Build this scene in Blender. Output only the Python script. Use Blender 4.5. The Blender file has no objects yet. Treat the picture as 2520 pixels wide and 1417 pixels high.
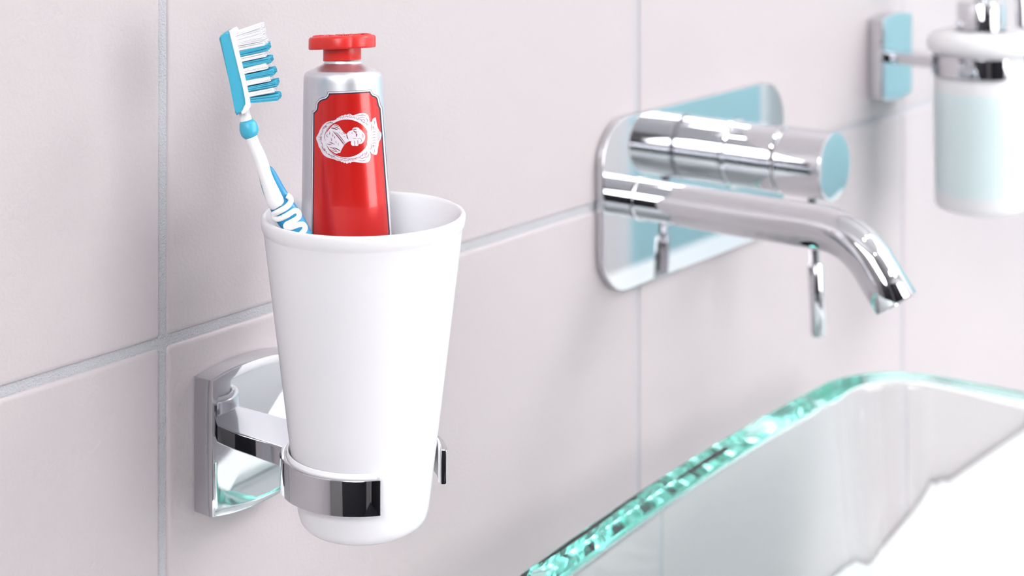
import bpy, bmesh, math, random
from mathutils import Vector, Matrix

random.seed(7)
sc = bpy.context.scene
PI = math.pi

# ------------------------------------------------------------------ camera
YAW = math.radians(37.7)
FW = Vector((math.cos(YAW), math.sin(YAW), 0))      # horizontal view direction
RT = Vector((math.sin(YAW), -math.cos(YAW), 0))     # to the right of it
UP = Vector((0, 0, 1))
CAM = Vector((0, -0.514, 1.35))
cam_d = bpy.data.cameras.new('camera')
cam = bpy.data.objects.new('camera', cam_d)
sc.collection.objects.link(cam)
cam.location = CAM
cam.rotation_euler = (PI / 2, 0, YAW - PI / 2)
cam_d.sensor_width = 36
cam_d.lens = 60.0
cam_d.shift_y = -0.4558
cam_d.clip_start = 0.01
cam_d.dof.use_dof = True
cam_d.dof.focus_distance = 0.643
cam_d.dof.aperture_fstop = 10.0
sc.camera = cam

# ------------------------------------------------------------------ world, light, exposure
w = bpy.data.worlds.new('world')
sc.world = w
w.use_nodes = True
w.node_tree.nodes['Background'].inputs[0].default_value = (1, 1, 1, 1)
w.node_tree.nodes['Background'].inputs[1].default_value = 0.0

def area(name, loc, target, sx, sy, power, col=(1, 1, 1)):
    d = bpy.data.lights.new(name, 'AREA')
    d.shape = 'RECTANGLE'; d.size = sx; d.size_y = sy; d.energy = power; d.color = col
    o = bpy.data.objects.new(name, d)
    sc.collection.objects.link(o)
    o.location = loc
    v = Vector(target) - Vector(loc)
    o.rotation_euler = v.to_track_quat('-Z', 'Y').to_euler()
    return o

area('ceiling_panel_light', (1.3, -1.4, 2.46), (1.1, -0.9, 0), 1.2, 1.1, 13, (1.0, 0.985, 1.0))
area('vanity_key_light', (1.6, -1.0, 2.2), (0.8, -0.02, 1.1), 0.5, 0.5, 6.5, (1.0, 0.98, 0.98))
area('left_fill_light', (-1.14, -0.85, 1.95), (0.5, -0.1, 1.12), 1.0, 0.8, 22, (0.98, 0.98, 1.0))  # added soft fill for the tumbler's near side, no window is modelled
area('front_fill_light', (1.05, -2.12, 1.35), (1.0, 0.0, 1.0), 1.1, 1.1, 15, (0.99, 0.98, 1.0))  # added low fill that evens out the lower wall, no window there

sc.view_settings.view_transform = 'Standard'
sc.view_settings.look = 'None'
sc.view_settings.exposure = 0.71
sc.view_settings.gamma = 1
sc.view_settings.use_curve_mapping = False
sc.cycles.max_bounces = 40
sc.cycles.diffuse_bounces = 3
sc.cycles.adaptive_threshold = 0.09
sc.cycles.adaptive_min_samples = 12
sc.cycles.use_adaptive_sampling = True
sc.cycles.transmission_bounces = 40
sc.cycles.glossy_bounces = 40
sc.cycles.sample_clamp_indirect = 8
sc.cycles.use_denoising = True

# ------------------------------------------------------------------ materials
def mat(name, col=(0.8, 0.8, 0.8), rough=0.5, metal=0.0, **kw):
    m = bpy.data.materials.new(name)
    m.use_nodes = True
    b = m.node_tree.nodes['Principled BSDF']
    b.inputs['Base Color'].default_value = (*col, 1)
    b.inputs['Roughness'].default_value = rough
    b.inputs['Metallic'].default_value = metal
    for k, v in kw.items():
        b.inputs[k].default_value = v
    return m

def bump(m, scale, strength, dist=0.001, detail=2.0, second=None):
    nt = m.node_tree
    b = nt.nodes['Principled BSDF']
    tc = nt.nodes.new('ShaderNodeTexCoord')
    n = nt.nodes.new('ShaderNodeTexNoise')
    n.inputs['Scale'].default_value = scale
    n.inputs['Detail'].default_value = detail
    bp = nt.nodes.new('ShaderNodeBump')
    bp.inputs['Strength'].default_value = strength
    bp.inputs['Distance'].default_value = dist
    nt.links.new(tc.outputs['Object'], n.inputs['Vector'])
    nt.links.new(n.outputs['Fac'], bp.inputs['Height'])
    nt.links.new(bp.outputs['Normal'], b.inputs['Normal'])
    return n

M = {}
M['tile'] = mat('tile_glaze', (0.462, 0.424, 0.433), 0.45)
bump(M['tile'], 700, 0.30, 0.0005, 2)
M['grout'] = mat('grout', (0.46, 0.462, 0.49), 0.95)
bump(M['grout'], 1500, 0.9, 0.0008, 4)
M['chrome'] = mat('chrome', (0.64, 0.645, 0.67), 0.03, 1.0)
M['white_paint'] = mat('white_paint', (0.86, 0.855, 0.86), 0.6)
bump(M['white_paint'], 90, 0.1)
M['taupe_paint'] = mat('taupe_paint', (0.34, 0.32, 0.315), 0.6)
bump(M['taupe_paint'], 90, 0.1)
M['counter'] = mat('white_counter', (0.93, 0.93, 0.93), 0.3)
bump(M['counter'], 30, 0.02)
M['floor'] = mat('charcoal_floor', (0.035, 0.035, 0.042), 0.4)
bump(M['floor'], 40, 0.1)
M['dark_wood'] = mat('dark_panel', (0.03, 0.028, 0.035), 0.5)
bump(M['dark_wood'], 60, 0.1)
M['turquoise'] = mat('turquoise_lacquer', (0.46, 0.80, 0.86), 0.35)
bump(M['turquoise'], 40, 0.03)
M['plastic_white'] = mat('white_plastic', (0.88, 0.88, 0.90), 0.3)
M['plastic_white'].node_tree.nodes['Principled BSDF'].inputs['Subsurface Weight'].default_value = 0.15
M['plastic_white'].node_tree.nodes['Principled BSDF'].inputs['Subsurface Radius'].default_value = (0.002, 0.002, 0.002)
M['teal'] = mat('teal_rubber', (0.06, 0.43, 0.61), 0.38)
M['teal_deep'] = mat('teal_core', (0.006, 0.23, 0.45), 0.38)
M['bristle_white'] = mat('white_nylon', (0.90, 0.90, 0.93), 0.4)
M['bristle_teal'] = mat('teal_nylon', (0.08, 0.47, 0.65), 0.4)
M['cap_red'] = mat('red_cap_plastic', (0.64, 0.024, 0.018), 0.34)
M['tube_silver'] = mat('tube_aluminium', (0.74, 0.75, 0.79), 0.42, 1.0)
n_ = bump(M['tube_silver'], 300, 0.05, 0.0003)
M['label_red'] = mat('label_red_foil', (0.58, 0.014, 0.011), 0.24, 0.25)
M['label_red'].node_tree.nodes['Principled BSDF'].inputs['Coat Weight'].default_value = 0.4
M['label_dark'] = mat('label_dark_ink', (0.012, 0.008, 0.03), 0.4)
M['label_white'] = mat('label_white_ink', (0.70, 0.645, 0.69), 0.45)
M['label_maroon'] = mat('label_maroon_ink', (0.16, 0.01, 0.04), 0.4)
M['soap'] = mat('liquid_soap', (0.45, 0.90, 1.0), 0.3)
M['black_rubber'] = mat('black_plastic', (0.02, 0.02, 0.025), 0.4)

def frosted(name, diff, trans_col, fac_trans, rough_gloss, refr=0.35, ior=1.2):
    m = bpy.data.materials.new(name); m.use_nodes = True
    nt = m.node_tree
    for n in list(nt.nodes):
        nt.nodes.remove(n)
    out = nt.nodes.new('ShaderNodeOutputMaterial')
    d = nt.nodes.new('ShaderNodeBsdfDiffuse'); d.inputs[0].default_value = (*diff, 1)
    t = nt.nodes.new('ShaderNodeBsdfTranslucent'); t.inputs[0].default_value = (*trans_col, 1)
    r = nt.nodes.new('ShaderNodeBsdfRefraction'); r.inputs['Color'].default_value = (*trans_col, 1)
    r.inputs['Roughness'].default_value = 0.55; r.inputs['IOR'].default_value = ior
    g = nt.nodes.new('ShaderNodeBsdfGlossy'); g.inputs['Roughness'].default_value = rough_gloss
    a = nt.nodes.new('ShaderNodeMixShader'); a.inputs[0].default_value = fac_trans
    a0 = nt.nodes.new('ShaderNodeMixShader'); a0.inputs[0].default_value = refr
    fr = nt.nodes.new('ShaderNodeFresnel'); fr.inputs[0].default_value = 1.35
    b = nt.nodes.new('ShaderNodeMixShader')
    nz = nt.nodes.new('ShaderNodeTexNoise'); nz.inputs['Scale'].default_value = 2500
    tc = nt.nodes.new('ShaderNodeTexCoord')
    bp = nt.nodes.new('ShaderNodeBump'); bp.inputs['Strength'].default_value = 0.15; bp.inputs['Distance'].default_value = 0.0002
    L = nt.links.new
    L(tc.outputs['Object'], nz.inputs['Vector']); L(nz.outputs['Fac'], bp.inputs['Height'])
    L(bp.outputs[0], d.inputs['Normal'])
    L(t.outputs[0], a0.inputs[1]); L(r.outputs[0], a0.inputs[2])
    L(d.outputs[0], a.inputs[1]); L(a0.outputs[0], a.inputs[2])
    L(fr.outputs[0], b.inputs[0]); L(a.outputs[0], b.inputs[1]); L(g.outputs[0], b.inputs[2])
    L(b.outputs[0], out.inputs[0])
    return m

M['frost'] = frosted('frosted_glass', (0.965, 0.965, 0.995), (0.99, 0.985, 1.0), 0.22, 0.35)
M['frost_bottle'] = frosted('frosted_bottle_glass', (0.98, 0.985, 1.0), (0.99, 0.99, 1.0), 0.30, 0.35, 0.95, 1.04)

def tint_below(m, z0, z1, col):
    # frosted wall reads blue where the liquid stands behind it (between the two fill heights)
    nt = m.node_tree
    d = next(n for n in nt.nodes if n.type == 'BSDF_DIFFUSE')
    tr = next(n for n in nt.nodes if n.type == 'BSDF_TRANSLUCENT')
    tc = next(n for n in nt.nodes if n.type == 'TEX_COORD')
    sp = nt.nodes.new('ShaderNodeSeparateXYZ')
    mr = nt.nodes.new('ShaderNodeMapRange'); mr.interpolation_type = 'SMOOTHSTEP'
    mr.inputs['From Min'].default_value = z1 + 0.002; mr.inputs['From Max'].default_value = z1 - 0.002
    m2 = nt.nodes.new('ShaderNodeMapRange'); m2.interpolation_type = 'SMOOTHSTEP'
    m2.inputs['From Min'].default_value = z0 - 0.003; m2.inputs['From Max'].default_value = z0 + 0.003
    mu = nt.nodes.new('ShaderNodeMath'); mu.operation = 'MULTIPLY'
    mx = nt.nodes.new('ShaderNodeMix'); mx.data_type = 'RGBA'
    mx.inputs[6].default_value = d.inputs[0].default_value; mx.inputs[7].default_value = (*col, 1)
    L = nt.links.new
    L(tc.outputs['Object'], sp.inputs[0]); L(sp.outputs['Z'], mr.inputs['Value']); L(sp.outputs['Z'], m2.inputs['Value'])
    L(mr.outputs[0], mu.inputs[0]); L(m2.outputs[0], mu.inputs[1]); L(mu.outputs[0], mx.inputs[0])
    out = next(o for o in mx.outputs if o.type == 'RGBA')
    L(out, d.inputs[0]); L(out, tr.inputs[0])
tint_below(M['frost_bottle'], 0.012, 0.0785, (0.84, 0.985, 1.0))

def glass_mat():
    m = mat('green_glass', (1, 1, 1), 0.0, 0.0)
    b = m.node_tree.nodes['Principled BSDF']
    b.inputs['Transmission Weight'].default_value = 1
    b.inputs['IOR'].default_value = 1.5
    v = m.node_tree.nodes.new('ShaderNodeVolumeAbsorption')
    v.inputs['Color'].default_value = (0.0, 0.84, 0.74, 1)
    v.inputs['Density'].default_value = 2.4
    out = m.node_tree.nodes['Material Output']
    m.node_tree.links.new(v.outputs[0], out.inputs['Volume'])
    return m
M['glass'] = glass_mat()

def emit(name, col, s):
    m = bpy.data.materials.new(name); m.use_nodes = True
    nt = m.node_tree
    b = nt.nodes['Principled BSDF']
    b.inputs['Base Color'].default_value = (0.8, 0.8, 0.8, 1)
    b.inputs['Emission Color'].default_value = (*col, 1)
    b.inputs['Emission Strength'].default_value = s
    return m
M['lamp'] = emit('lamp_disc', (1, 0.97, 0.95), 45)

# ------------------------------------------------------------------ helpers
def link(o):
    sc.collection.objects.link(o); return o

def finish(name, bm, m, parent=None, smooth=True, angle=40, loc=None, wn=False):
    bmesh.ops.recalc_face_normals(bm, faces=bm.faces)
    me = bpy.data.meshes.new(name)
    bm.to_mesh(me); bm.free()
    if m is not None:
        me.materials.append(M[m] if isinstance(m, str) else m)
    if smooth:
        me.polygons.foreach_set('use_smooth', [True] * len(me.polygons))
        try:
            me.set_sharp_from_angle(angle=math.radians(angle))
        except Exception:
            pass
    o = link(bpy.data.objects.new(name, me))
    if wn:                       # flat faces stay flat next to rounded edges
        md = o.modifiers.new('weighted_normal', 'WEIGHTED_NORMAL'); md.weight = 100; md.keep_sharp = True
    if loc is not None:
        o.location = loc
    if parent:
        o.parent = parent
    return o

def tag(o, label, cat=None, group=None, kind=None):
    o['label'] = label
    if cat: o['category'] = cat
    if group: o['group'] = group
    if kind: o['kind'] = kind
    return o

def empty(name, loc):
    o = bpy.data.objects.new(name, None)
    o.empty_display_size = 0.02
    o.location = loc
    return link(o)

def loft(bm, loops, cap0=True, cap1=True, closed=True):
    """join loops of equal point count with quads"""
    rows = [[bm.verts.new(p) for p in lp] for lp in loops]
    n = len(rows[0])
    for a, b in zip(rows, rows[1:]):
        for i in range(n if closed else n - 1):
            j = (i + 1) % n
            bm.faces.new((a[i], a[j], b[j], b[i]))
    if cap0: bm.faces.new(rows[0][::-1])
    if cap1: bm.faces.new(rows[-1])
    return rows

def lathe(bm, prof, seg=96, origin=(0, 0, 0), axis='z', cap0=True, cap1=True):
    o = Vector(origin)
    loops = []
    for r, h in prof:
        lp = []
        for i in range(seg):
            a = 2 * PI * i / seg
            if axis == 'z': v = Vector((r * math.cos(a), r * math.sin(a), h))
            else: v = Vector((r * math.cos(a), -h, r * math.sin(a)))      # along -y
            lp.append(o + v)
        loops.append(lp)
    loft(bm, loops, cap0, cap1)

def sweep(bm, pts, rads, seg=24, up=None, cap=True):
    """tube along pts; rads = list of (a, b) half sizes: a along side, b along up"""
    pts = [Vector(p) for p in pts]
    up = Vector(up) if up is not None else Vector((0, 0, 1))
    loops = []
    for i, p in enumerate(pts):
        t = (pts[min(i + 1, len(pts) - 1)] - pts[max(i - 1, 0)]).normalized()
        s = t.cross(up).normalized()
        u2 = s.cross(t).normalized()
        a, b = rads[i] if isinstance(rads[i], (tuple, list)) else (rads[i], rads[i])
        loops.append([p + s * (a * math.cos(2 * PI * k / seg)) + u2 * (b * math.sin(2 * PI * k / seg)) for k in range(seg)])
    loft(bm, loops, cap, cap)

def catmull(pts, n=8):
    """smooth list of tuples (any dimension)"""
    out = []
    P = [tuple(p) for p in pts]
    P = [P[0]] + P + [P[-1]]
    for i in range(1, len(P) - 2):
        for k in range(n):
            t = k / n
            out.append(tuple(0.5 * ((2 * b) + (-a + c) * t + (2 * a - 5 * b + 4 * c - d) * t * t + (-a + 3 * b - 3 * c + d) * t ** 3)
                             for a, b, c, d in zip(P[i - 1], P[i], P[i + 1], P[i + 2])))
    out.append(P[-2])
    return out

def rrect(hx, hz, r, n=10):
    pts = []
    for cx, cz, a0 in ((hx - r, hz - r, 0), (-hx + r, hz - r, PI / 2), (-hx + r, -hz + r, PI), (hx - r, -hz + r, 1.5 * PI)):
        for k in range(n + 1):
            a = a0 + PI / 2 * k / n
            pts.append((cx + r * math.cos(a), cz + r * math.sin(a)))
    return pts

def box(bm, c, s):
    r = bmesh.ops.create_cube(bm, size=1)
    bmesh.ops.scale(bm, vec=s, verts=r['verts'])
    bmesh.ops.translate(bm, vec=c, verts=r['verts'])
    return r['verts']

# ------------------------------------------------------------------ the room
def slab(name, lo, hi, m, label):
    bm = bmesh.new()
    box(bm, [(a + b) / 2 for a, b in zip(lo, hi)], [b - a for a, b in zip(lo, hi)])
    o = finish(name, bm, m, smooth=False)
    return tag(o, label, kind='structure')

X0, X1, Y0, Z1 = -1.2, 2.0, -2.2, 2.5
TILE_T = 0.008
wall_back = slab('wall_back', (X0, TILE_T - 0.0072, 0), (X1, 0.1, Z1), 'grout', 'wall of large off-white square tiles with grey grout')
slab('wall_left', (X0 - 0.1, Y0, 0), (X0, 0.1, Z1), 'taupe_paint', 'plain taupe side wall outside the view')
slab('wall_right', (X1, Y0, 0), (X1 + 0.1, 0.1, Z1), 'white_paint', 'plain white side wall beyond the basin')
slab('wall_front', (X0 - 0.1, Y0 - 0.1, 0), (X1 + 0.1, Y0, Z1), 'white_paint', 'plain white wall behind the camera')
slab('floor', (X0 - 0.1, Y0 - 0.1, -0.1), (X1 + 0.1, 0.1, 0), 'floor', 'charcoal bathroom floor')
slab('ceiling', (X0 - 0.1, Y0 - 0.1, Z1), (X1 + 0.1, 0.1, Z1 + 0.1), 'white_paint', 'white bathroom ceiling')

# tiles: each one an object with rounded edges, joints recessed
TP, GW = 0.334, 0.0038
th = (TP - GW) / 2
bm = bmesh.new()
loops = []
for inset, y in ((0.0, TILE_T), (0.0, 0.0014), (0.0003, 0.0006), (0.0009, 0.0001), (0.0022, -0.0001)):
    loops.append([(x, y, z) for x, z in rrect(th - inset, th - inset, 0.0016, 3)])
loft(bm, loops, False, True)
tile0 = finish('tile', bm, 'tile', angle=50, wn=True)

tile_mesh = tile0.data
gx, gz = 0.4430, 1.35 - 0.2029
first = True
for i in range(-5, 5):
    for k in range(-4, 5):
        cx, cz = gx + TP * (i + 0.5), gz + TP * (k + 0.5)
        if cx - th < X0 or cx + th > X1 or cz - th < 0.0 or cz + th > Z1:
            continue
        o = tile0 if first else link(tile0.copy())
        first = False
        o.parent = wall_back
        j = random.Random(i * 31 + k)
        o.location = (cx, j.uniform(-0.0002, 0.0002), cz)

# unseen dark panel added behind the camera for the chrome to reflect
bm = bmesh.new()
box(bm, (-0.25, Y0 + 0.02, 1.0), (1.7, 0.04, 2.0))
d = finish('added_dark_panel', bm, 'dark_wood', smooth=False)
tag(d, 'dark panel added behind the camera for the chrome to reflect', kind='structure')

bm = bmesh.new()  # unseen dark panel added to give the tap dark bands in its reflections
box(bm, (X0 + 0.01, -1.15, 0.76), (0.02, 1.3, 1.50))
d = finish('added_side_panel', bm, 'dark_wood', smooth=False)
tag(d, 'dark wooden panel added unseen on the side wall for the chrome to reflect', kind='structure')

# ------------------------------------------------------------------ countertop
bm = bmesh.new()
loops = []
CT = 0.870
for inset, z in ((0.004, CT - 0.04), (0, CT - 0.036), (0, CT - 0.004), (0.0012, CT - 0.0012), (0.004, CT)):
    loops.append([(1.08 + x, -0.262 + y, z) for x, y in rrect(0.80 - inset, 0.26 - inset, 0.012, 5)])
loft(bm, loops)
tag(finish('countertop', bm, 'counter'), 'glossy white countertop below the green glass basin', 'countertop')

# ------------------------------------------------------------------ glass wash basin
def basin_outline(n=26):
    ctrl = []
    # rounded rectangle with slightly bowed sides, counter-clockwise
    xl, xr, yb, yf = 0.556, 0.977, -0.0350, -0.40
    R = 0.060
    def arc(cx, cy, a0, a1, r=R):
        return [(cx + r * math.cos(a0 + (a1 - a0) * k / 12), cy + r * math.sin(a0 + (a1 - a0) * k / 12)) for k in range(13)]
    pts = arc(xr - R, yb - R - 0.002, 0, PI / 2)
    # back side, bowed
    a, b = pts[-1], (xl + R, yb - 0.014)
    for k in range(1, n):
        t = k / n
        x = a[0] + (b[0] - a[0]) * t
        y = a[1] + (b[1] - a[1]) * t + 0.0055 * math.sin(PI * t)
        pts.append((x, y))
    pts += arc(xl + R, yb - 0.014 - R, PI / 2, PI)
    a, b = pts[-1], (xl, yf + R)
    for k in range(1, n):
        t = k / n
        pts.append((xl - 0.005 * math.sin(PI * t), a[1] + (b[1] - a[1]) * t))
    pts += arc(xl + R, yf + R, PI, 1.5 * PI)
    a, b = pts[-1], (xr - R, yf)
    for k in range(1, n):
        t = k / n
        pts.append((a[0] + (b[0] - a[0]) * t, yf - 0.006 * math.sin(PI * t)))
    pts += arc(xr - R, yf + R, 1.5 * PI, 2 * PI)
    a, b = pts[-1], pts[0]
    for k in range(1, n):
        t = k / n
        pts.append((xr + 0.005 * math.sin(PI * t), a[1] + (b[1] - a[1]) * t))
    return pts

OUT = basin_outline()
def inset_loop(pts, d):
    n = len(pts); out = []
    for i in range(n):
        a, c = Vector(pts[i - 1]), Vector(pts[(i + 1) % n])
        t = (c - a).normalized()
        nrm = Vector((-t.y, t.x))
        p = Vector(pts[i]) + nrm * d
        out.append((p.x, p.y))
    return out

RIM = 1.35 - 0.3355
basin = empty('glass_basin', (0.766, -0.22, CT))
tag(basin, 'thick clear glass washbasin with green rim under the spout', 'washbasin')
bm = bmesh.new()
bot = CT + 0.0006
prof = [(0.060, bot), (0.045, bot + 0.001), (0.032, bot + 0.006), (0.022, bot + 0.016), (0.015, bot + 0.034), (0.008, bot + 0.075),
        (0.002, RIM - 0.020), (0.0, RIM - 0.006), (0.0004, RIM - 0.002), (0.002, RIM), (0.0172, RIM), (0.0188, RIM - 0.0006), (0.0200, RIM - 0.0020), (0.0204, RIM - 0.004),
        (0.0215, RIM - 0.02), (0.027, bot + 0.075), (0.033, bot + 0.04), (0.040, bot + 0.026), (0.052, bot + 0.017), (0.066, bot + 0.014)]
loops = [[(x - 0.766, y + 0.22, z - CT) for x, y in inset_loop(OUT, d)] for d, z in prof]
loft(bm, loops, True, True)
finish('bowl', bm, 'glass', basin, angle=35, wn=True)
bm = bmesh.new()
lathe(bm, [(0.0, 0.0156), (0.030, 0.0156), (0.032, 0.0166), (0.031, 0.019), (0.022, 0.0195), (0.021, 0.018), (0.0, 0.0175)][1:-1], 48)
finish('drain_ring', bm, 'chrome', basin)

# ------------------------------------------------------------------ wall holder (plate, arm, open ring, insert)
HOLD_OFF = 0.0702
RING_H = 0.0136
def c_ring(ri, ro, z0, z1, half_gap, bev, seg=120):
    bm = bmesh.new()
    sec = [(ri + bev, z0), (ro - bev, z0), (ro, z0 + bev), (ro, z1 - bev), (ro - bev, z1), (ri + bev, z1), (ri, z1 - bev), (ri, z0 + bev)]
    loops = []
    a0, a1 = -PI / 2 + half_gap, 1.5 * PI - half_gap
    def lp(a, shrink):
        mr, mz = (ri + ro) / 2, (z0 + z1) / 2
        return [((mr + (r - mr) * shrink if shrink < 1 else r) * math.cos(a),
                 -HOLD_OFF + (mr + (r - mr) * shrink if shrink < 1 else r) * math.sin(a),
                 mz + (z - mz) * (1 - (1 - shrink) * 0.3)) for r, z in sec]
    e = bev / ro
    loops.append(lp(a0 - e, 0.7))
    for k in range(seg + 1):
        loops.append(lp(a0 + (a1 - a0) * k / seg, 1))
    loops.append(lp(a1 + e, 0.7))
    loft(bm, loops)
    return bm

def make_holder():
    root = empty('wall_holder', (0, 0, 0))
    # plate: straight sides, bowed top and bottom, slightly domed polished face
    hx, hz, t = 0.0232, 0.0268, 0.0112
    def outline(ins, n=16):
        pts = []
        hxi, hzi = hx - ins, hz - ins
        for k in range(n + 1):
            x = hxi - 2 * hxi * k / n
            pts.append((x, hzi + 0.0026 * (1 - (x / hx) ** 2)))
        for k in range(1, 8):
            pts.append((-hxi - 0.0003 * math.sin(PI * k / 8), hzi - 2 * hzi * k / 8))
        for k in range(n + 1):
            x = -hxi + 2 * hxi * k / n
            pts.append((x, -hzi - 0.0026 * (1 - (x / hx) ** 2)))
        for k in range(1, 8):
            pts.append((hxi + 0.0003 * math.sin(PI * k / 8), -hzi + 2 * hzi * k / 8))
        return pts
    bm = bmesh.new()
    loops = [[(x, y, z) for x, z in outline(i)] for i, y in ((0.0004, -0.0002), (0, -0.0008), (0, -t + 0.0006), (0.00018, -t + 0.00018), (0.0006, -t))]
    base = outline(0.0006)
    for f in (0.9, 0.75, 0.6, 0.45, 0.3, 0.15, 0.04):
        loops.append([(x * f, -t - 0.0009 * (1 - f * f), z * f) for x, z in base])
    loft(bm, loops)
    finish('wall_plate', bm, 'chrome', root, angle=30)
    # arm: flat bar
    bm = bmesh.new()
    loops = []
    for y, hw, hh in ((-t + 0.0006, 0.0119, 0.0036), (-0.022, 0.0120, 0.0037), (-0.034, 0.0124, 0.0039), (-HOLD_OFF + 0.0285, 0.0128, 0.0040)):
        loops.append([(x, y, z) for x, z in rrect(hw, hh, 0.0007, 4)])
    loft(bm, loops)
    finish('arm', bm, 'chrome', root, angle=50, wn=True)
    ring = finish('ring', c_ring(0.0293, 0.0318, -RING_H / 2, RING_H / 2, math.radians(36.5), 0.0005), 'chrome', root, angle=50, wn=True)
    ins = finish('insert_ring', c_ring(0.02845, 0.02928, -0.0062, 0.0082, math.radians(38.5), 0.0003), 'plastic_white', root, angle=50)
    ins['label'] = 'white plastic insert inside the ring'
    return root

def copy_tree(o, parent=None):
    c = link(o.copy())
    c.parent = parent
    for ch in list(o.children):
        copy_tree(ch, c)
    return c

HX, HZ = 0.4815, 1.35 - 0.2467
h1 = make_holder()
h1.location = (HX, 0, HZ)
tag(h1, 'chrome wall holder with open ring gripping the white tumbler', 'holder', 'chrome wall holders')
h2 = copy_tree(h1)
SX, SZ = 1.080, 1.35 - 0.1600
h2.location = (SX, 0, SZ)
tag(h2, 'blurred chrome wall holder carrying the soap dispenser', 'holder', 'chrome wall holders')

# ------------------------------------------------------------------ frosted tumbler
TX, TY = HX, -HOLD_OFF
ZB, ZR = 1.35 - 0.2685, 1.35 - 0.1495
def trad(z):                      # outer radius of the cone at height z
    return 0.0387 - 0.1215 * (ZR - z)
tumbler = None
bm = bmesh.new()
wt = 0.0026
prof = []
rb = trad(ZB)
prof += [(0.001, ZB), (rb - 0.006, ZB)]
for k in range(1, 7):
    a = PI / 2 * k / 7
    prof.append((rb - 0.006 + 0.006 * math.sin(a) + 0.0004, ZB + 0.006 * (1 - math.cos(a))))
for k in range(0, 13):
    z = ZB + 0.007 + (ZR - 0.0065 - ZB - 0.007) * k / 12
    prof.append((trad(z), z))
prof += [(trad(ZR - 0.0058) + 0.0001, ZR - 0.0058), (trad(ZR - 0.005) + 0.0005, ZR - 0.005), (trad(ZR - 0.003) + 0.0006, ZR - 0.003), (0.0390, ZR - 0.0012), (0.0386, ZR - 0.0004),
         (0.0379, ZR), (0.0371, ZR - 0.0004), (0.0367, ZR - 0.0012)]
for k in range(0, 9):
    z = ZR - 0.004 - (ZR - 0.004 - ZB - 0.012) * k / 8
    prof.append((trad(z) - wt, z))
ri = trad(ZB + 0.012) - wt
prof += [(ri - 0.0012, ZB + 0.0085), (ri - 0.004, ZB + 0.0065), (ri - 0.008, ZB + 0.006), (0.001, ZB + 0.006)]
lathe(bm, [(r, z - ZB) for r, z in prof], 128)
tumbler = finish('tumbler', bm, 'frost', angle=60, loc=(TX, TY, ZB))
tag(tumbler, 'frosted white glass tumbler holding toothbrush and toothpaste', 'tumbler')

# ------------------------------------------------------------------ toothbrush (drawn in its own side plane)
# the side plane stands square to the view direction; 1 drawing unit = 0.1525 mm
BD = -0.0155
BO = Vector((TX, TY, 0)) + FW * BD
def bp_(x, y, f=0.0):
    return BO + RT * ((x - 895) * 0.0001516 + 0.0013) + UP * (1.35 - (y + 440) * 0.0001516) + FW * f
brush_base = bp_(948, 1175)
brush = empty('toothbrush', brush_base)
tag(brush, 'white and turquoise toothbrush leaning in the frosted tumbler', 'toothbrush')
def bp(x, y, f=0.0):
    return bp_(x, y, f) - brush_base

def plate_extrude(bm, poly, hd, bev):
    """polygon in the brush side plane, given depth both ways with rounded edges"""
    a = [bm.verts.new(bp(x, y, -hd)) for x, y in poly]
    b = [bm.verts.new(bp(x, y, hd)) for x, y in poly]
    f1 = bm.faces.new(a); f2 = bm.faces.new(b[::-1])
    n = len(poly)
    for k in range(n):
        bm.faces.new((a[k], b[k], b[(k + 1) % n], a[(k + 1) % n]))
    ed = list(set(f1.edges) | set(f2.edges))
    bmesh.ops.bevel(bm, geom=ed, offset=bev, segments=4, profile=0.5, affect='EDGES', clamp_overlap=True)

bm = bmesh.new()
plate_extrude(bm, [(545, 91), (549, 83), (557, 78), (572, 71), (610, 215), (616, 240), (616, 252), (610, 261), (600, 270), (588, 279), (584, 272), (583, 262), (574, 215)], 0.0056, 0.0011)
finish('head_back', bm, 'teal', brush, angle=50, wn=True)
bm = bmesh.new()
plate_extrude(bm, [(569, 72), (576, 70), (581, 74), (601, 150), (620, 236), (622, 252), (619, 263), (610, 272), (602, 276), (598, 270), (608, 260), (613, 250), (612, 238), (605, 214)], 0.0059, 0.0004)
head = finish('head_plate', bm, 'plastic_white', brush, angle=50, wn=True)
# bristle rows: (base, tip, colour)
rows = [((583, 84), (645, 63), 'w'), ((585, 94), (649, 76), 'w'), ((587, 104), (652, 90), 'w'), ((590, 117), (656, 104), 'w'), ((593, 130), (662, 113), 't'),
        ((596, 143), (657, 130), 'w'), ((599, 157), (668, 145), 't'), ((602, 172), (662, 158), 'w'), ((606, 187), (677, 174), 't'),
        ((608, 201), (669, 188), 'w'), ((612, 216), (683, 203), 't'), ((615, 230), (677, 218), 'w'), ((619, 243), (688, 236), 't')]
for ri_, ((x0, y0), (x1, y1), c) in enumerate(rows):
    bm = bmesh.new()
    rr = random.Random(ri_)
    A, B = Vector((x0 - 4, y0 + 1)), Vector((x1, y1))
    dirv = (B - A).normalized(); nv = Vector((-dirv.y, dirv.x))
    for tuft in range(5):
        f0 = (-2 + tuft) * 0.00195
        for q in range(44):
            s0 = rr.uniform(-5.2, 5.2); g0 = f0 + rr.uniform(-0.00085, 0.00085)
            spread = 1.0 + (0.22 if c == 't' else 0.12)
            a = A + nv * s0
            b = B + nv * (s0 * spread + rr.uniform(-0.9, 0.9)) + dirv * rr.uniform(-3.0, 1.5)
            p, t = bp(a.x, a.y, g0), bp(b.x, b.y, g0 * 1.05 + rr.uniform(-0.0002, 0.0002))
            sweep(bm, [p, t], [0.00022, 0.00018], 4, up=FW)
    o = finish('bristle_row', bm, 'bristle_white' if c == 'w' else 'bristle_teal', head, smooth=False)
    o['label'] = 'row of white bristles' if c == 'w' else 'row of turquoise bristles'
    o.matrix_parent_inverse = Matrix.Identity(4)

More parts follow.
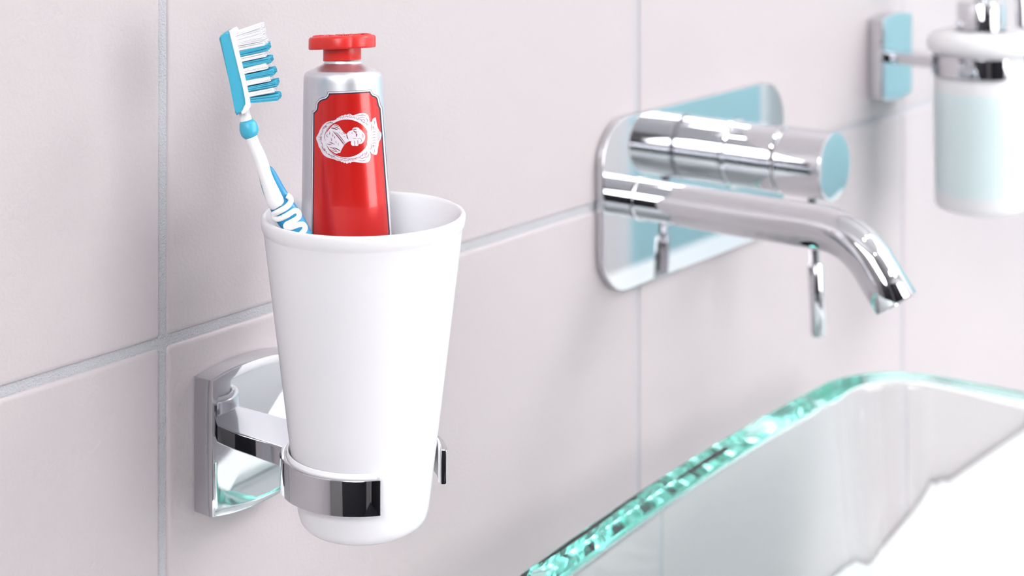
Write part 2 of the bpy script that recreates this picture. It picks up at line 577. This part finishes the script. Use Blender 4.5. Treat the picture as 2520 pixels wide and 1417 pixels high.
def brush_sweep(name, pts, m, parent=brush, seg=28, f=0.0, n=6):
    """pts: (x, y, half width, half depth in units, depth offset)"""
    P = catmull([tuple(p) + (0,) if len(p) == 4 else tuple(p) for p in pts], n)
    bm = bmesh.new()
    sweep(bm, [bp(p[0], p[1], f + p[4] * 0.0001516) for p in P],
          [(p[2] * 0.0001516, p[3] * 0.0001516) for p in P], seg, up=FW)
    return finish(name, bm, m, parent, angle=70)

brush_sweep('neck', [(599, 262, 13, 16), (602, 280, 14, 14), (606, 297, 14.5, 14), (614, 325, 15, 14), (623, 350, 14.5, 15), (640, 390, 16, 17, -1),
                     (654, 430, 16.5, 18, -4), (664, 455, 18, 18, -7), (674, 480, 20.5, 18, -9), (681, 495, 21.5, 17, -11), (686, 503, 19, 14, -13), (688.5, 507, 12, 9, -14)], 'plastic_white')
brush_sweep('collar', [(604, 296, 13, 13), (606, 301, 18, 18), (610, 309, 22, 21), (613, 318, 23, 22), (616, 327, 22, 21), (619, 334, 18, 17), (621, 338, 14, 13)], 'teal')
core = brush_sweep('grip_core', [(648, 408, 8, 8, 2), (654, 422, 19, 12, 3), (664, 447, 24, 15, 3), (676, 475, 27, 17, 3), (690, 500, 29, 20, 1), (706, 527, 31, 24), (728, 560, 30, 24), (760, 625, 27, 25),
                           (800, 740, 24, 26), (850, 880, 22, 26), (900, 1030, 20, 24), (930, 1120, 18, 22), (944, 1164, 10, 14), (947, 1174, 3, 4)], 'teal_deep')
def zz(x, y):                      # finer drawing used for the grip pattern
    return 520 + x / 4.43, 280 + y / 4.43
serp = [(830, 880), (865, 905), (872, 950), (830, 1000), (740, 1050), (690, 1085), (700, 1122), (750, 1128), (840, 1085), (915, 1045), (955, 1065), (958, 1112), (900, 1150), (840, 1180), (830, 1210),
        (880, 1215), (960, 1190), (1010, 1195), (1030, 1235), (1000, 1280), (930, 1330), (920, 1370), (980, 1375), (1060, 1340), (1110, 1360), (1110, 1420), (1040, 1480)]
pts = []
for x, y in serp:
    px, py = zz(x, y)
    cx = 706 + (py - 527) * 0.66           # centre line of the handle at this height
    off = max(-1, min(1, (px - cx) / 31))
    pts.append((px, py, 7.2, 7.0, -23.0 * math.sqrt(max(0, 1 - off * off * 0.75))))
rib = brush_sweep('grip_ribs', pts, 'plastic_white', n=8, seg=14)

# ------------------------------------------------------------------ toothpaste tube
# drawn in its own front plane; 1 drawing unit = 0.157 mm
TU = 0.0001587
TO = Vector((TX, TY, 0)) - FW * 0.0005
def tube_pt(x, y, f=0.0):
    return TO + RT * ((x - 895) * TU - 0.0019) + UP * (1.3508 - (y + 440) * TU) + FW * f
tube_base = tube_pt(866, 1195)
tube = empty('toothpaste_tube', tube_base)
tag(tube, 'silver toothpaste tube with red label and red cap standing in the tumbler', 'toothpaste')
tube.rotation_euler = Matrix.Rotation(math.radians(-6.5), 3, RT).to_euler()      # leans back a little
def tcx(y): return 846.5 + (y - 190) * 0.0325 if y < 560 else 858.5 + (y - 560) * 0.060
def thw(y):
    if y < 190: return 97.0
    return 97.5 + (y - 190) * 0.0335 if y < 560 else 109.9 - (y - 560) * 0.028
def thd(y):
    if y < 205: return thw(y)
    t = min(1, (y - 205) / 985)
    return 97.0 * (1 - t) + 61.0 * t
def surf(phi, y, lift=0.0, hw=None, hd=None):
    a = (thw(y) if hw is None else hw) * TU + lift
    b = (thd(y) if hd is None else hd) * TU + lift
    return tube_pt(tcx(y), y) + RT * (a * math.sin(phi)) - FW * (b * math.cos(phi)) - tube_base

bm = bmesh.new()
loops = []
NS = 160
def tl(y, hw=None, hd=None):
    return [surf(2 * PI * k / NS, y, 0, hw, hd) for k in range(NS)]
for hw, y in ((40, 152), (46, 152.5), (47, 158), (50, 160), (72, 170), (84, 175.5), (86.5, 177.2), (88.5, 177.0), (91.5, 179.6), (95, 184.5), (96.8, 190), (97.3, 196)):
    loops.append(tl(y, hw, hw))
for y in range(205, 1166, 24):
    loops.append(tl(y))
loops.append(tl(1172, thw(1172) * 0.97, thd(1172) * 0.94))
loft(bm, loops)
finish('tube_body', bm, 'tube_silver', tube, angle=35)

# cap: neck collar and lobed flange
bm = bmesh.new()
def cap_loop(r, y, lobes=0.0, tilt=0.0):
    out = []
    for k in range(144):
        a = 2 * PI * k / 144
        q = r * (1 + 0.75 * lobes * (abs(math.cos(3 * a + 0.35)) ** 0.7 - 0.6))
        out.append(tube_pt(843.5, y) + (RT * math.sin(a) - FW * math.cos(a) + UP * (0.04 * math.sin(a))) * (q * TU) - tube_base)
    return out
loops = [cap_loop(40, 151), cap_loop(46, 150.5), cap_loop(47, 149), cap_loop(47, 122), cap_loop(48, 121), cap_loop(75, 120.0, 0.07), cap_loop(80, 121.5, 0.09), cap_loop(81.5, 120, 0.09), cap_loop(82, 117, 0.09),
         cap_loop(82, 97, 0.09), cap_loop(81, 93.5, 0.09), cap_loop(78, 91, 0.09), cap_loop(70, 89.5, 0.09), cap_loop(62, 89.8, 0.06), cap_loop(58, 93, 0.04), cap_loop(40, 94), cap_loop(30, 92), cap_loop(18, 91), cap_loop(3, 91)]
loft(bm, loops)
cap = finish('cap', bm, 'cap_red', tube, angle=38)
cap['label'] = 'red lobed screw cap'
for k in range(6):
    a0 = 2 * PI * k / 6 + 0.2
    bm = bmesh.new()
    for j in range(5):
        a = a0 + (j - 2) * 0.085
        dv = RT * math.sin(a) - FW * math.cos(a) + UP * (0.04 * math.sin(a))
        p = tube_pt(843.5, 90.2) - tube_base
        sweep(bm, [p + dv * (42 * TU) + UP * (-1.5 * TU), p + dv * (50 * TU) + UP * (1.5 * TU), p + dv * (62 * TU) + UP * (2.6 * TU), p + dv * (70 * TU) - UP * (1.5 * TU)],
              [1.2 * TU, 2.0 * TU, 2.0 * TU, 1.0 * TU], 8)
    finish('cap_ridges', bm, 'cap_red', cap)
for k in range(6):
    a = 2 * PI * k / 6 + 0.2 + PI / 6
    dv = RT * math.sin(a) - FW * math.cos(a)
    bm = bmesh.new()
    bmesh.ops.create_uvsphere(bm, u_segments=16, v_segments=8, radius=1)
    R3 = Matrix((tuple(dv), tuple(UP.cross(dv)), tuple(UP))).transposed()
    p = tube_pt(843.5, 90.0) - tube_base + (dv + UP * (0.04 * math.sin(a))) * (58 * TU)
    for v in bm.verts:
        v.co = R3 @ Vector((v.co.x * 16 * TU, v.co.y * 10 * TU, v.co.z * 4.2 * TU)) + p
    finish('cap_boss', bm, 'cap_red', cap)

# print on the tube: flat polygons laid on the curved surface
def to_phi(x, y):
    return math.asin(max(-0.992, min(0.992, (x - tcx(y)) / thw(y))))
def print_poly(name, polys, m, lift, parent, holes=False, step=3.0):
    bm = bmesh.new()
    for poly in polys:
        if isinstance(poly, dict):
            edges = []
            for ring in (poly['outer'], poly['inner']):
                vs = [bm.verts.new((x, y, 0)) for x, y in ring]
                for i in range(len(vs)):
                    edges.append(bm.edges.new((vs[i], vs[(i + 1) % len(vs)])))
            bmesh.ops.triangle_fill(bm, edges=edges, use_beauty=True)
        else:
            vs = [bm.verts.new((x, y, 0)) for x, y in poly]
            edges = [bm.edges.new((vs[i], vs[(i + 1) % len(vs)])) for i in range(len(vs))]
            bmesh.ops.triangle_fill(bm, edges=edges, use_beauty=True)
    xs = [v.co.x for v in bm.verts]; ys = [v.co.y for v in bm.verts]
    x = min(xs) + step
    while x < max(xs):
        bmesh.ops.bisect_plane(bm, geom=list(bm.verts) + list(bm.edges) + list(bm.faces), plane_co=(x, 0, 0), plane_no=(1, 0, 0))
        x += step if x < 925 else 1.2
    y = min(ys) + 25
    while y < max(ys):
        bmesh.ops.bisect_plane(bm, geom=list(bm.verts) + list(bm.edges) + list(bm.faces), plane_co=(0, y, 0), plane_no=(0, 1, 0))
        y += 25
    for v in bm.verts:
        v.co = surf(to_phi(v.co.x, v.co.y), v.co.y, lift)
    me_o = finish(name, bm, m, parent, angle=80)
    # outward facing
    me = me_o.data
    if me.polygons:
        s = sum(p.normal.dot(FW) for p in me.polygons)
        if s > 0: me.flip_normals()
    return me_o

def z7(x, y): return (760 + x / 6.441, 200 + y / 6.441)
def xr_edge(y): return 946 + (y - 264) * 0.0800 if y < 560 else 969.7 + (y - 560) * 0.018
lab = [z7(120, 460), z7(150, 447), z7(176, 420), z7(186, 385), z7(186, 340), z7(205, 300), z7(245, 262), z7(290, 242), z7(340, 228), z7(366, 200), z7(378, 150),
       z7(700, 137), z7(1042, 126), z7(1055, 165), z7(1075, 195), z7(1110, 208), z7(1140, 235), z7(1158, 280), z7(1166, 330), z7(1176, 375), z7(1196, 412)]
for y in range(290, 1000, 30): lab.append((xr_edge(y), y))
lab.append((xr_edge(1000), 1000)); lab.append((779, 1000))
def inset_poly(poly, d):
    n = len(poly); out = []
    area2 = sum(poly[i][0] * poly[(i + 1) % n][1] - poly[(i + 1) % n][0] * poly[i][1] for i in range(n))
    sg = 1 if area2 > 0 else -1
    for i in range(n):
        p = Vector(poly[i]); a = Vector(poly[i - 1]); b = Vector(poly[(i + 1) % n])
        e1 = (p - a).normalized(); e2 = (b - p).normalized()
        n1 = Vector((-e1.y, e1.x)) * sg; n2 = Vector((-e2.y, e2.x)) * sg
        m = n1 + n2
        m = m / max(0.5, m.length_squared / 2) if m.length > 1e-6 else n1
        q = p + m * d
        out.append((q.x, q.y))
    return out
def squeeze(poly, k):     # near the right edge the print turns away from view: lines crowd together
    return [(min(x, xr_edge(y) - k) if x > 940 else x, y) for x, y in poly]
label = print_poly('label', [lab], 'label_dark', 0.00004, tube)
label['label'] = 'red printed label with dark and white outline'
print_poly('label_border', [squeeze(inset_poly(lab, 1.0), 0.6)], 'label_white', 0.00007, label)
print_poly('label_line', [squeeze(inset_poly(lab, 4.0), 1.6)], 'label_dark', 0.00010, label)
print_poly('label_field', [squeeze(inset_poly(lab, 7.0), 3.2)], 'label_red', 0.00013, label)
fo = [(195, 870), (215, 830), (240, 790), (258, 740), (290, 690), (320, 650), (370, 615), (430, 595), (500, 590), (520, 555), (545, 548), (560, 530), (585, 530), (600, 512), (630, 515), (650, 498), (680, 507), (708, 488), (740, 493), (760, 515),
      (800, 508), (860, 485), (920, 478), (970, 490), (1000, 520), (1010, 560), (1015, 610), (1035, 632), (1060, 612), (1055, 582), (1085, 565), (1105, 555), (1112, 600), (1120, 660), (1135, 720), (1160, 770),
      (1185, 800), (1190, 835), (1186, 870), (1172, 910), (1152, 950), (1150, 1000), (1140, 1050), (1138, 1100), (1125, 1137), (1090, 1130), (1055, 1110), (1040, 1082), (1026, 1078), (1036, 1110), (1040, 1160),
      (1030, 1210), (1005, 1240), (960, 1250), (900, 1245), (850, 1235), (790, 1225), (752, 1228), (740, 1250), (722, 1232), (702, 1248), (680, 1254), (665, 1232), (645, 1248), (625, 1225), (602, 1230), (580, 1208),
      (545, 1210), (510, 1195), (480, 1182), (420, 1170), (370, 1155), (330, 1130), (300, 1095), (280, 1060), (270, 1030), (240, 1000), (235, 960), (215, 920)]
fi = []
for k in range(56):
    a = 2 * PI * k / 56
    x, y = 676 + 330 * math.cos(a), 866 + 290 * math.sin(a)
    if abs(y - 866) < 80 and x > 900: x -= 14
    fi.append((x, y))
def chaikin(P):
    out = []
    for i in range(len(P)):
        a, b = P[i], P[(i + 1) % len(P)]
        out += [(a[0] * 0.75 + b[0] * 0.25, a[1] * 0.75 + b[1] * 0.25), (a[0] * 0.25 + b[0] * 0.75, a[1] * 0.25 + b[1] * 0.75)]
    return out
fo = chaikin(fo)
frame = print_poly('emblem_frame', [{'outer': [z7(*p) for p in fo], 'inner': [z7(*p) for p in fi]}], 'label_white', 0.00016, label)
frame['label'] = 'ornate white oval frame'
bust = [(352, 800), (400, 735), (440, 690), (462, 668), (482, 650), (540, 655), (572, 690), (602, 732), (642, 780), (680, 802), (692, 778), (722, 750), (768, 740), (762, 722), (778, 712), (790, 698), (808, 703), (826, 692), (845, 705), (862, 705), (872, 725),
        (905, 745), (920, 775), (945, 800), (958, 840), (952, 890), (930, 930), (900, 957), (862, 953), (856, 978), (830, 988), (808, 976), (785, 986), (757, 975), (740, 945), (750, 912), (722, 908),
        (690, 925), (662, 945), (632, 985), (602, 1040), (582, 1092), (555, 1085), (530, 1105), (480, 1082), (420, 1035), (376, 982), (348, 932), (340, 880)]
bust = chaikin(bust)
print_poly('emblem_bust', [[z7(*p) for p in bust]], 'label_white', 0.00017, label)

def stroke(pts, w):
    """thin polygon following a polyline, in fine drawing units"""
    P = catmull(pts, 4) if len(pts) > 2 else pts
    L, Rr = [], []
    for i in range(len(P)):
        a, b = Vector(P[max(0, i - 1)]), Vector(P[min(len(P) - 1, i + 1)])
        t = (b - a).normalized() if (b - a).length > 0 else Vector((1, 0))
        n = Vector((-t.y, t.x))
        ww = w * (0.35 + 0.65 * math.sin(PI * i / max(1, len(P) - 1)))
        p = Vector(P[i])
        L.append(tuple(p + n * ww)); Rr.append(tuple(p - n * ww))
    return [z7(*q) for q in L + Rr[::-1]]
st = []
for pts, w_ in [([(470, 755), (560, 855), (650, 962)], 7), ([(505, 765), (590, 850), (660, 945)], 5), ([(440, 705), (490, 715), (540, 735)], 8), ([(470, 690), (530, 700), (580, 730)], 5), ([(480, 668), (530, 672), (560, 690)], 4),
              ([(680, 800), (688, 845), (706, 878)], 7), ([(755, 770), (762, 785), (756, 800)], 3), ([(778, 745), (810, 770), (835, 768)], 7), ([(815, 790), (832, 812), (822, 842)], 8), ([(725, 782), (728, 800)], 3),
              ([(770, 860), (800, 870), (830, 868)], 3), ([(795, 900), (805, 940), (800, 975)], 4), ([(845, 895), (850, 930), (846, 960)], 4), ([(890, 880), (905, 905), (885, 935)], 3), ([(840, 880), (870, 870), (900, 875)], 3),
              ([(910, 800), (925, 830), (922, 870)], 3), ([(770, 735), (800, 728), (830, 735)], 6), ([(480, 1005), (540, 1030), (585, 1060)], 7), ([(420, 1000), (480, 1020), (530, 1070)], 5), ([(440, 1040), (500, 1065), (560, 1075)], 4),
              ([(375, 950), (420, 960), (470, 940)], 5), ([(400, 920), (450, 935), (500, 960)], 4), ([(440, 860), (450, 890), (440, 910)], 4), ([(490, 830), (500, 850), (490, 870)], 4), ([(380, 800), (372, 830), (392, 850)], 4),
              ([(410, 760), (420, 790), (405, 810)], 4), ([(520, 900), (515, 925), (530, 940)], 3), ([(560, 930), (550, 955), (562, 975)], 3), ([(560, 770), (570, 780), (580, 775)], 3), ([(600, 790), (612, 800), (620, 795)], 3), ([(630, 830), (645, 838), (655, 830)], 3),
              ([(620, 770), (640, 790), (665, 800)], 4), ([(460, 790), (470, 820), (460, 840)], 4), ([(720, 905), (735, 915), (750, 905)], 4), ([(545, 845), (600, 910), (640, 975)], 3)]:
    st.append(stroke(pts, w_))
print_poly('emblem_bust_lines', st, 'label_maroon', 0.00020, label, step=6)
st = []
rs = random.Random(3)
for k in range(44):                       # little scroll strokes round the frame
    a = 2 * PI * k / 44
    if -0.62 < math.atan2(math.sin(a), math.cos(a)) < 0.62:
        continue
    cx, cy = 672 + 392 * math.cos(a), 868 + 335 * math.sin(a)
    t = Vector((-math.sin(a), math.cos(a))); n = Vector((math.cos(a), math.sin(a)))
    c = Vector((cx, cy))
    s = 1 if k % 2 else -1
    st.append(stroke([tuple(c - t * 26 - n * 12 * s), tuple(c + n * 10 * s), tuple(c + t * 22 - n * 4 * s), tuple(c + t * 14 - n * 14 * s)], 3.2))
for k in range(7):                        # shell ornament on the crown side
    y = 740 + k * 42
    st.append(stroke([(1060, y + 10), (1085, y - 4), (1110, y + 6)], 3))
    st.append(stroke([(1128, 760 + k * 26), (1150, 770 + k * 22), (1172, 790 + k * 15)], 2.6))
for q in ([(820, 530), (870, 515), (930, 512), (965, 530)], [(850, 560), (900, 545), (945, 555)], [(900, 575), (935, 585), (950, 610)], [(960, 560), (985, 590), (985, 630)], [(860, 1205), (920, 1215), (975, 1200)], [(880, 1180), (930, 1175), (980, 1140)],
          [(960, 1170), (1000, 1150), (1012, 1110)], [(940, 1140), (975, 1115), (990, 1085)], [(1075, 600), (1090, 625), (1085, 660)], [(1080, 1100), (1095, 1080), (1088, 1040)], [(1062, 690), (1080, 700), (1072, 722), (1058, 712)], [(1060, 1020), (1080, 1010), (1074, 988), (1060, 998)],
          [(300, 720), (330, 690), (370, 680), (350, 710)], [(290, 990), (310, 1030), (345, 1060), (325, 1020)], [(400, 1110), (450, 1135), (500, 1140), (460, 1115)], [(380, 640), (430, 625), (470, 628), (440, 645)]):
    st.append(stroke(q, 3.4))
st.append(stroke([(1035, 640), (1045, 700), (1040, 760)], 3)); st.append(stroke([(1035, 1060), (1045, 1010), (1040, 960)], 3))
st.append(stroke([(360, 950), (430, 1070), (560, 1150), (700, 1176), (840, 1170)], 3.5)); st.append(stroke([(352, 900), (335, 860), (345, 800), (380, 720), (440, 650)], 3.5))
st.append(stroke([(700, 500), (722, 500), (728, 518), (708, 524)], 3)); st.append(stroke([(235, 850), (262, 850), (270, 880), (245, 895)], 3.5))
print_poly('emblem_frame_lines', st, 'label_maroon', 0.00019, label, step=6)

# ------------------------------------------------------------------ wall-mounted mixer tap
FX, FZ = 0.8343, 1.35 - 0.2043
tap = empty('wall_mixer_tap', (FX, 0, FZ))
tag(tap, 'chrome wall-mounted mixer tap with rounded plate and bent spout', 'tap')
bm = bmesh.new()
loops = []
for ins, y in ((0.0005, -0.0002), (0, -0.0008), (0, -0.0040), (0.0003, -0.0047), (0.0010, -0.0050)):
    loops.append([(x, y, z) for x, z in rrect(0.0978 - ins, 0.0464 - ins, 0.024 - ins, 14)])
loft(bm, loops)
finish('wall_plate', bm, 'chrome', tap, angle=35, wn=True)
# spout
sp_x, sp_z = 0.774 - FX, 0.0
R_sp = 0.0113
path = [(sp_x, -0.0045, sp_z), (sp_x, -0.03, sp_z), (sp_x, -0.06, sp_z), (sp_x, -0.09, sp_z)]
p0, Rb, al = 0.112, 0.036, math.radians(54)
for k in range(17):
    a = al * k / 16
    path.append((sp_x, -(p0 + Rb * math.sin(a)), sp_z - Rb * (1 - math.cos(a))))
le = Vector(path[-1]); dr = Vector((0, -math.cos(al), -math.sin(al)))
for s in (0.008, 0.0200): path.append(tuple(le + dr * s))
path.append(tuple(le + dr * 0.0206))
rad = [R_sp] * (len(path) - 1) + [R_sp - 0.0006]
end = le + dr * 0.0206
path += [tuple(end), tuple(end - dr * 0.004)]; rad += [R_sp - 0.0016, R_sp - 0.0018]
bm = bmesh.new()
# loops along the path with fixed frame (bend lies in the y-z plane)
loops = []
for i, p in enumerate(path):
    if i >= len(path) - 4: t = dr
    elif i == 0: t = Vector((0, -1, 0))
    else: t = (Vector(path[i + 1]) - Vector(path[i - 1])).normalized()
    s = Vector((1, 0, 0)); u2 = s.cross(t)
    loops.append([Vector(p) + s * rad[i] * math.cos(2 * PI * k / 64) + u2 * rad[i] * math.sin(2 * PI * k / 64) for k in range(64)])
loft(bm, loops)
spout = finish('spout', bm, 'chrome', tap, angle=45)
bm = bmesh.new()
q = end - dr * 0.0035
s = Vector((1, 0, 0)); u2 = s.cross(dr)
loft(bm, [[q + dr * dd + s * r * math.cos(2 * PI * k / 32) + u2 * r * math.sin(2 * PI * k / 32) for k in range(32)] for r, dd in ((0.0094, -0.0002), (0.0094, 0.0008), (0.0070, 0.0016), (0.001, 0.0016))])
finish('aerator', bm, 'black_rubber', spout)
bm = bmesh.new()
lathe(bm, [(R_sp + 0.0002, 0.0050), (R_sp + 0.0008, 0.0053), (R_sp + 0.0008, 0.0058), (R_sp, 0.0064)], 64, (sp_x, 0, sp_z), '-y')
finish('spout_collar', bm, 'chrome', tap)
# valve body and lever
vx, vz, vr = 0.8745 - FX, 0.0090, 0.0194
bm = bmesh.new()
lathe(bm, [(vr + 0.0002, 0.0048), (vr + 0.0010, 0.0053), (vr + 0.0010, 0.0062), (vr, 0.0072), (vr, 0.0365), (vr - 0.0006, 0.0373), (vr - 0.0016, 0.0376), (vr - 0.0018, 0.0392), (0.002, 0.0392)], 96, (vx, 0, vz), '-y')
finish('valve_body', bm, 'chrome', tap, angle=35)
bm = bmesh.new()
lathe(bm, [(0.002, 0.0391), (vr - 0.0014, 0.0391), (vr - 0.0004, 0.0393), (vr + 0.0001, 0.0400), (vr + 0.0001, 0.0675), (vr - 0.0003, 0.0683), (vr - 0.0012, 0.0687), (vr * 0.5, 0.0688), (0.002, 0.0688)], 96, (vx, 0, vz), '-y')
knob = finish('lever_knob', bm, 'chrome', tap, angle=35, wn=True)
bm = bmesh.new()
pt = [(vx, -0.0545, vz - vr + 0.002), (vx, -0.0562, vz - 0.0560), (vx, -0.0562, vz - 0.0566), (vx, -0.0564, vz - 0.0578), (vx, -0.0583, vz - 0.0962), (vx, -0.0584, vz - 0.0972)]
sweep(bm, pt, [0.0028, 0.0028, 0.0036, 0.0043, 0.0043, 0.0035], 32, up=(0, 1, 0))
finish('lever_pin', bm, 'chrome', knob, angle=50)

# ------------------------------------------------------------------ soap dispenser
soap = empty('soap_dispenser', (SX, -HOLD_OFF, SZ - 0.0955))
tag(soap, 'blurred frosted soap dispenser filled with pale blue soap', 'soap dispenser')
O = 0.0955
bm = bmesh.new()
prof = [(0.001, 0), (0.0245, 0)]
for k in range(1, 7):
    a = PI / 2 * k / 6
    prof.append((0.0245 + 0.005 * math.sin(a), 0.005 * (1 - math.cos(a))))
prof += [(0.0298, 0.02), (0.0303, 0.07), (0.0303, O - 0.010), (0.0298, O - 0.0085), (0.0282, O - 0.0078), (0.0280, O + 0.0084), (0.0300, O + 0.0088), (0.0338, O + 0.0092), (0.0345, O + 0.0105), (0.0346, O + 0.0145), (0.0335, O + 0.0180),
         (0.0300, O + 0.0205), (0.0230, O + 0.0220), (0.0170, O + 0.0225), (0.0160, O + 0.0222),
         (0.0160, O + 0.0205), (0.0225, O + 0.0198), (0.0290, O + 0.0182), (0.0315, O + 0.0160), (0.0318, O + 0.0120), (0.0290, O + 0.0112), (0.0260, O + 0.008), (0.0260, O - 0.008), (0.0280, O - 0.012), (0.0281, 0.07), (0.0277, 0.02), (0.0262, 0.0075), (0.022, 0.0055), (0.001, 0.0055)]
lathe(bm, prof, 96)
bottle = finish('bottle', bm, 'frost_bottle', soap, angle=50)
bm = bmesh.new()
lathe(bm, [(0.001, 0.0095), (0.0230, 0.0095), (0.0262, 0.0115), (0.0272, 0.020), (0.0277, 0.070), (0.0277, 0.0785), (0.0268, 0.0780), (0.001, 0.0780)], 72)
o = finish('soap', bm, 'soap', bottle); o['label'] = 'pale blue liquid soap'
bm = bmesh.new()
lathe(bm, [(0.001, O + 0.0228), (0.0150, O + 0.0228), (0.0156, O + 0.0234), (0.0156, O + 0.0400), (0.0148, O + 0.0412), (0.0060, O + 0.0416), (0.001, O + 0.0416)], 64)
finish('pump_collar', bm, 'chrome', soap, angle=35)
bm = bmesh.new()
lathe(bm, [(0.001, O + 0.0412), (0.0042, O + 0.0412), (0.0042, O + 0.062), (0.001, O + 0.062)], 32)
finish('pump_stem', bm, 'chrome', soap, angle=35)
bm = bmesh.new()
lathe(bm, [(0.001, O + 0.0600), (0.0085, O + 0.0600), (0.0092, O + 0.0610), (0.0092, O + 0.070), (0.0085, O + 0.0712), (0.001, O + 0.0716)], 48)
ph = finish('pump_head', bm, 'chrome', soap, angle=35)
bm = bmesh.new()
cv = catmull([(0, -0.004, O + 0.0655), (0, -0.016, O + 0.0650), (0.0, -0.022, O + 0.0600), (0.0, -0.0262, O + 0.0480), (0.0, -0.0275, O + 0.0300), (0.0, -0.0275, O + 0.0262)], 6)
sweep(bm, cv, [0.0034] * len(cv), 24, up=(1, 0, 0))
finish('nozzle', bm, 'chrome', ph, angle=50)

# ------------------------------------------------------------------ out of frame, seen in the chrome: added turquoise panel, ceiling downlights
bm = bmesh.new()
loops = []
for ins, x in ((0.001, 0), (0, -0.001), (0, -0.018), (0.0015, -0.0195), (0.004, -0.020)):
    loops.append([(X1 + x, -0.46 + a, 0.95 + b) for a, b in rrect(0.36 - ins, 0.65 - ins, 0.01, 5)])
loft(bm, loops)
tag(finish('added_turquoise_panel', bm, 'turquoise'), 'turquoise lacquered panel added on the side wall for chrome reflections', kind='structure')

DL = ('above the tumbler', 'above the glass basin', 'above the soap dispenser', 'near the dark panel', 'in the far corner of the room')
for k, (lx, ly) in enumerate(((0.35, -0.8), (0.95, -0.8), (1.55, -0.8), (0.35, -1.9), (0.0, -1.4))):
    t = empty('ceiling_downlight', (lx, ly, Z1))
    tag(t, 'round recessed ceiling downlight ' + DL[k], 'downlight', 'ceiling downlights')
    bm = bmesh.new()
    lathe(bm, [(0.036, 0), (0.048, 0), (0.048, -0.003), (0.045, -0.005), (0.038, -0.005), (0.036, -0.002)], 40, cap0=False, cap1=False)
    finish('trim_ring', bm, 'chrome', t)
    bm = bmesh.new()
    lathe(bm, [(0.001, -0.0005), (0.036, -0.0005), (0.036, -0.0025), (0.001, -0.003)], 40)
    finish('lamp_disc', bm, 'lamp', t)
